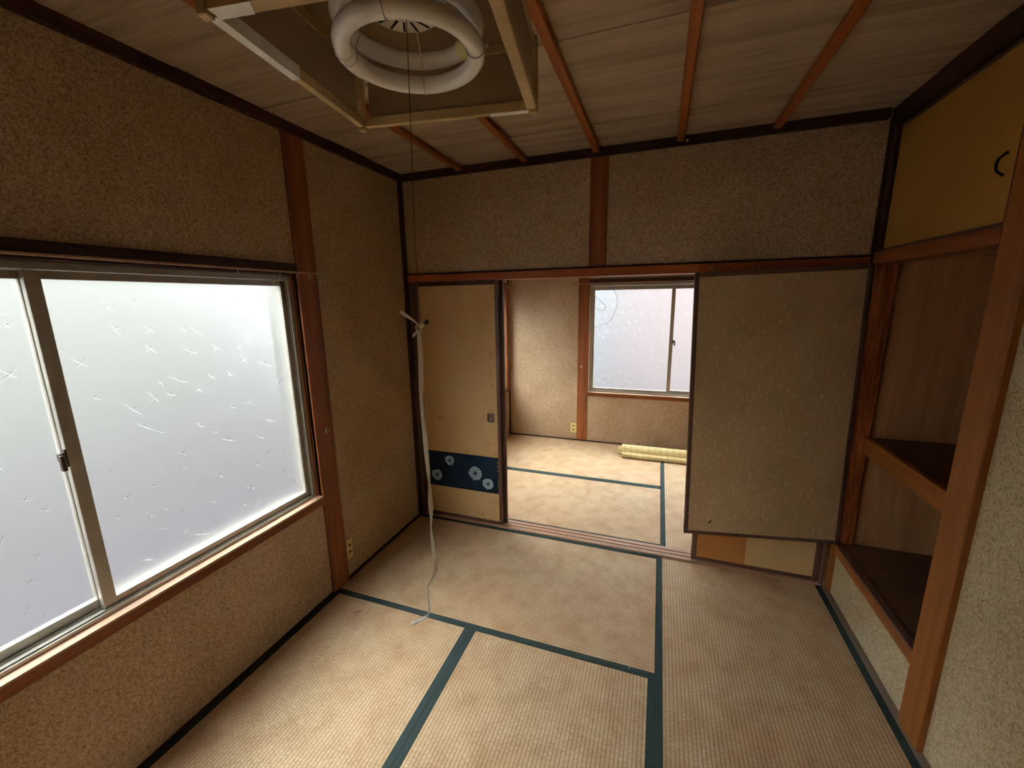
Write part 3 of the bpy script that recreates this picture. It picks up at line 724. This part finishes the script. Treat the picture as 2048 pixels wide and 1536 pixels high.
# ------------------------------------------------------------------ rolled yellow sheet on the far floor
ro = thing('rolled_sheet', 'pale yellow sheet loosely rolled on the far room floor', 'roll', (1.9, 1.77, 0.0))
RZ = 0.0026
def sheet(B, prof, x0, x1, th_=0.004):
    # prof: (y, z) open polyline, given thickness
    n = len(prof); A = []
    for i, (y, z) in enumerate(prof):
        a = Vector(prof[max(i - 1, 0)]); b_ = Vector(prof[min(i + 1, n - 1)]); t = (b_ - a).normalized(); nn = Vector((-t.y, t.x)) * th_ / 2
        A.append(((y + nn.x, z + nn.y), (y - nn.x, z - nn.y)))
    A = [((a[0], a[1] + RZ), (c[0], c[1] + RZ)) for a, c in A]
    poly = [a for a, _ in A] + [b_ for _, b_ in A[::-1]]
    B.prism([(x0, y, z) for y, z in poly], (x1 - x0, 0, 0))
def arc(cy, cz, r, a0, a1, n=12): return [(cy + r * math.cos(math.radians(a0 + (a1 - a0) * k / n)), cz + r * math.sin(math.radians(a0 + (a1 - a0) * k / n))) for k in range(n + 1)]
B = MB(); sheet(B, arc(1.672, 0.024, 0.022, -60, 260, 14) , 1.402, 2.30); B.build('front_curl', 'roll', ro, smooth=False)
B = MB(); sheet(B, [(1.684, 0.044)] + [(1.70, 0.038), (1.715, 0.044)] + arc(1.775, 0.044, 0.060, 178, 20, 12) + [(1.850, 0.030)], 1.386, 2.30); B.build('outer_fold', 'roll', ro)
B = MB(); sheet(B, arc(1.79, 0.040, 0.036, 200, -40, 12) + [(1.82, 0.004)], 1.345, 2.30); B.build('inner_curl', 'roll', ro)
B = MB(); sheet(B, [(1.80, 0.003), (1.775, 0.003)], 1.315, 2.30, 0.005); B.build('bottom_flap', 'roll', ro)

# ------------------------------------------------------------------ pendant lamp
RX = 0.010; LZ = 2.03; LA = math.radians(8.52)
lamp = thing('pendant_lamp', 'square pale wooden pendant lamp with two bare white ring tubes', 'lamp', (1.2565, -1.848, LZ), LA)
S = 0.192; PT = 0.016; LH = 0.135; OX, OY = 0.002, -0.012
def lb(name, mat, x0, x1, y0, y1, z0, z1, bev=0.0015, par=None): return bx(name, mat, par or lamp, x0 + OX, x1 + OX, y0 + OY, y1 + OY, z0, z1, bev, True)
for sx in (-1, 1):
    for sy in (-1, 1):
        lb('corner_post', 'lampwood', sx * (S - 0.004), sx * (S - 0.004 + PT), sy * (S - 0.004), sy * (S - 0.004 + PT), -0.006, LH)
rw = 0.020
lb('bottom_rail', 'lampwood', -S + .004, S - .004, S - 0.002, S + 0.010, 0, rw); lb('bottom_rail', 'lampwood', -S + .004, S - .004, -S - 0.010, -S + 0.012, 0, rw)
lb('bottom_rail', 'lampwood', -S - 0.010, -S + 0.004, -S + .004, S - .004, 0, rw); lb('bottom_rail', 'lampwood', S - 0.010, S + 0.010, -S + .004, S - .004, 0, rw)
for (a, b_, c_, d_) in ((-S, S, S - .002, S + .006), (-S, S, -S - .006, -S + .002), (-S - .006, -S + .002, -S, S), (S - .002, S + .006, -S, S)):
    lb('top_rail', 'lampwood', a, b_, c_, d_, LH - 0.024, LH - 0.002)
lb('shade_panel', 'lamppaper', -S + .018, S - .018, S + 0.001, S + 0.004, rw, LH - 0.02, 0); lb('shade_panel', 'lamppaper', -S + .018, S - .018, -S - 0.004, -S - 0.001, rw, LH - 0.02, 0)
lb('shade_panel', 'lamppaper', -S - 0.004, -S - 0.001, -S + .018, S - .018, rw, LH - 0.02, 0); lb('shade_panel', 'lamppaper', S + 0.001, S + 0.004, -S + .018, S - .018, rw, LH - 0.02, 0)
lb('top_panel', 'lamppaper', -S + .002, S - .002, -S + .002, S - .002, LH - 0.006, LH - 0.002, 0)
# white tape on the front left rails
lb('white_tape', 'tape', -S - 0.0112, -S + 0.0052, -S + 0.006, -0.02, -0.0008, rw + .001, 0.0008)
MB().prism([(OX - S + .006, OY - S - .0108, -0.0008), (OX - S + .072, OY - S - .0108, -0.0008), (OX - S + .060, OY - S - .0108 + .022, -0.0008), (OX - S + .006, OY - S - .0108 + .022, -0.0008)], (0, 0, 0.0006)).build('white_tape', 'tape', lamp, local=True)
lb('white_tape', 'tape', S - 0.09, S - 0.008, S - 0.003, S + 0.011, -0.0008, 0.0006, 0)
# housing and the two ring tubes
MB().lathe([(0.074, LH - 0.006), (0.074, 0.110), (0.066, 0.102), (0.028, 0.098)], 40).build('housing', 'enamel', lamp, smooth=False, local=True)
hs = [o for o in lamp.children if o.name.startswith('housing')][0]
for k in range(16):
    a = 2 * math.pi * k / 16; c_, s_ = math.cos(a), math.sin(a); p0 = Vector((0.030 * c_, 0.030 * s_, 0)); p1 = Vector((0.062 * c_, 0.062 * s_, 0)); nrm = Vector((-s_, c_, 0)) * 0.0022
    zq = lambda r: 0.0980 + (r - 0.028) / 0.038 * 0.004
    sl = MB().prism([(p0 + nrm + Vector((0, 0, zq(.03) - .0006))), (p1 + nrm + Vector((0, 0, zq(.062) - .0006))), (p1 - nrm + Vector((0, 0, zq(.062) - .0006))), (p0 - nrm + Vector((0, 0, zq(.03) - .0006)))], (0, 0, 0.0016))
    o = sl.build('vent_slot', 'black', hs, local=True); o.location -= hs.location
rz1, rz2 = 0.036, 0.078
MB().torus((RX, 0, rz1), 0.1125, 0.0148).build('ring_tube', 'tube', lamp, smooth=True, local=True)
MB().torus((RX, 0, rz2), 0.1125, 0.0148).build('ring_tube', 'tube', lamp, smooth=True, local=True)
MB().torus((RX, 0, rz1), 0.1125, 0.0162, math.radians(165), math.radians(196), 14).build('tube_socket', 'enamel', lamp, smooth=True, local=True)
MB().torus((RX, 0, rz2), 0.1125, 0.0162, math.radians(28), math.radians(56), 14).build('tube_socket', 'tubebase', lamp, smooth=True, local=True)
for a in (0.12, 1.75, 3.25, 4.8):
    c_, s_ = math.cos(a), math.sin(a); R0 = 0.1125
    pts = [(0.06 * c_, 0.06 * s_, 0.098), ((R0 - .018) * c_, (R0 - .018) * s_, rz1 + .02), ((R0 - .016) * c_, (R0 - .016) * s_, rz1 - .006), (R0 * c_, R0 * s_, rz1 - .0162), ((R0 + .014) * c_, (R0 + .014) * s_, rz1 - .008), ((R0 + .019) * c_, (R0 + .019) * s_, rz1 + .002)]
    MB().tube([q_ + Vector((RX, 0, 0)) for q_ in smooth_path(pts, 4)], 0.0011, 5).build('tube_clip', 'zinc', lamp, local=True)
    MB().torus((RX + (R0 + .019) * c_, (R0 + .019) * s_, rz1 + .002), 0.0018, 0.0022, seg=10, rs=6).build('clip_tip', 'enamel', lamp, local=True)
MB().tube([(0, 0, LH - 0.004), (0, 0, HC - LZ - 0.03)], 0.004, 8).build('hanging_cord', 'cord', lamp, local=True)
MB().lathe([(0.040, HC - LZ - 0.030), (0.040, HC - LZ - 0.001)], 24).build('ceiling_rose', 'enamel', lamp, local=True)

# pull cord with the white ribbon
CX, CY = 1.252, -1.840
pc = thing('pull_cord', 'thin brown lamp pull cord with a dark end knob', 'cord', (CX, CY, 1.60))
MB().tube(smooth_path([(CX + .003, CY + .004, 2.1278), (CX, CY, 1.9), (CX - .004, CY, 1.75), (CX - .002, CY, 1.606)], 6), 0.0008, 6).build('cord', 'cord', pc)
MB().tube([(CX - 0.004, CY - 0.002, 1.594), (CX + 0.010, CY - 0.004, 1.602)], 0.0042, 10).build('knob_stem', 'tubebase', pc, smooth=False)
MB().tube([(CX + 0.010, CY - 0.004, 1.602), (CX + 0.016, CY - 0.006, 1.6055)], 0.0046, 12).build('knob_end', 'black', pc)
rb = thing('ribbon', 'long white twisted ribbon tied to the lamp pull cord', 'ribbon', (CX, CY, 0.97))
def strip(path, widths, dirs, th_=0.0005):
    B = MB(); V = []
    for (p, w, d) in zip(path, widths, dirs):
        p = Vector(p); d = Vector(d).normalized() * w / 2; n = Vector((0, -1, 0.0)).cross(Vector((0, 0, 1))) ; n = Vector((d.y, -d.x, 0.2)).normalized() * th_
        V.append([B.bm.verts.new(q) for q in (p - d - n, p + d - n, p + d + n, p - d + n)])
    for A, C in zip(V, V[1:]):
        for k in range(4): B.bm.faces.new((A[k], A[(k + 1) % 4], C[(k + 1) % 4], C[k]))
    B.bm.faces.new(V[0][::-1]); B.bm.faces.new(V[-1]); return B
# x, y, z, width and lie of the ribbon down its length
rib = [(1.246, -1.844, 1.584, 0.00625, 1.0, 0.0, 0.1), (1.247, -1.844, 1.564, 0.00941, 1.0, 0.21, 0.07), (1.247, -1.844, 1.529, 0.00949, 1.0, 0.3, 0.04), (1.245, -1.844, 1.488, 0.01066, 1.0, 0.2, 0.02), (1.243, -1.844, 1.446, 0.0097, 1.0, -0.02, 0.05), (1.244, -1.844, 1.403, 0.01089, 1.0, -0.23, 0.09), (1.246, -1.844, 1.36, 0.01429, 1.0, -0.3, 0.1), (1.247, -1.844, 1.327, 0.01328, 0.99, -0.19, 0.11), (1.249, -1.844, 1.288, 0.00893, 0.99, 0.03, 0.1), (1.25, -1.844, 1.261, 0.00449, 1.0, 0.24, 0.07), (1.25, -1.844, 1.236, 0.00903, 1.0, 0.3, 0.06), (1.25, -1.844, 1.207, 0.01137, 1.0, 0.18, 0.04), (1.249, -1.844, 1.177, 0.00572, 1.0, -0.05, 0.0), (1.247, -1.844, 1.159, 0.00345, 1.0, -0.25, 0.03), (1.248, -1.844, 1.14, 0.00808, 0.99, -0.29, 0.11), (1.25, -1.844, 1.116, 0.01044, 0.99, -0.16, 0.13), (1.252, -1.844, 1.086, 0.01167, 0.99, 0.07, 0.12), (1.255, -1.846, 1.059, 0.00936, 1.0, 0.26, 0.03), (1.25, -1.848, 1.042, 0.0047, 0.91, 0.26, 0.42), (1.242, -1.85, 1.029, 0.00707, 0.86, 0.13, 0.51), (1.234, -1.852, 1.013, 0.00355, 0.98, -0.09, 0.18), (1.235, -1.854, 0.994, 0.00712, 1.0, -0.27, 0.08), (1.238, -1.856, 0.971, 0.00832, 1.0, -0.28, 0.09), (1.239, -1.858, 0.954, 0.00476, 0.97, -0.13, 0.24), (1.23, -1.86, 0.94, 0.00837, 0.64, 0.07, 0.76), (1.215, -1.862, 0.93, 0.01322, 0.41, 0.11, 0.91), (1.193, -1.864, 0.916, 0.01576, 0.38, 0.11, 0.92)]
rib = rib[:-3] + [q_[:3] + (0.0105, 0.1, 0.85, 0.5) for q_ in rib[-3:]]   # the loose end curls flat
strip([q_[:3] for q_ in rib], [q_[3] for q_ in rib], [q_[4:] for q_ in rib]).build('hanging_length', 'ribbon', rb)
strip([Vector((1.2220, -1.8660, 1.6250)), Vector((1.2290, -1.8580, 1.6180)), Vector((1.2390, -1.8500, 1.6080)), Vector((1.2490, -1.8460, 1.5990))], [0.0062, 0.0058, 0.0034, 0.002], [(0.5, 0, 1)] * 4).build('knot_tail', 'ribbon', rb)
strip([Vector((1.2410, -1.8580, 1.5780)), Vector((1.2450, -1.8540, 1.5820)), Vector((1.2480, -1.8460, 1.5860))], [0.0082, 0.0064, 0.003], [(0.2, 0, 1)] * 3).build('knot_tail', 'ribbon', rb)
MB().tube(smooth_path([Vector((1.2480, -1.8460, 1.5870)), Vector((1.2450, -1.8500, 1.5920)), Vector((1.2450, -1.8460, 1.5990)), Vector((1.2500, -1.8440, 1.5970)), Vector((1.2500, -1.8440, 1.5890))], 5), 0.0013, 6, True).build('knot_loop', 'ribbon', rb, smooth=True)
MB().torus((1.248, -1.846, 1.587), 0.0038, 0.0024, seg=14, rs=8).build('knot', 'ribbon', rb, smooth=True)

# ------------------------------------------------------------------ straw bits on the mats
for k, (x, y, l, a, lab) in enumerate(((0.990, -0.998, 0.030, 1.9, 'short pale straw bit near the top of the half mat'), (0.983, -1.278, 0.040, 2.2, 'bent pale straw bit on the half mat'), (1.648, -0.910, 0.012, 1.5, 'tiny straw speck on the green border of the crosswise mat'), (0.239, -1.023, 0.036, 0.7, 'dark straw sliver on the mat under the left window'))):
    c_, s_ = math.cos(a), math.sin(a); B = MB()
    B.tube(smooth_path([(x - c_ * l / 2, y - s_ * l / 2, 0.0028), (x + s_ * l * .12, y - c_ * l * .12, 0.0034), (x + c_ * l / 2, y + s_ * l / 2, 0.0028)], 4), 0.0016, 5)
    tag(B.build('straw_bit', 'straw' if k != 3 else 'slot'), lab, 'straw', 'straw bits on the mats')
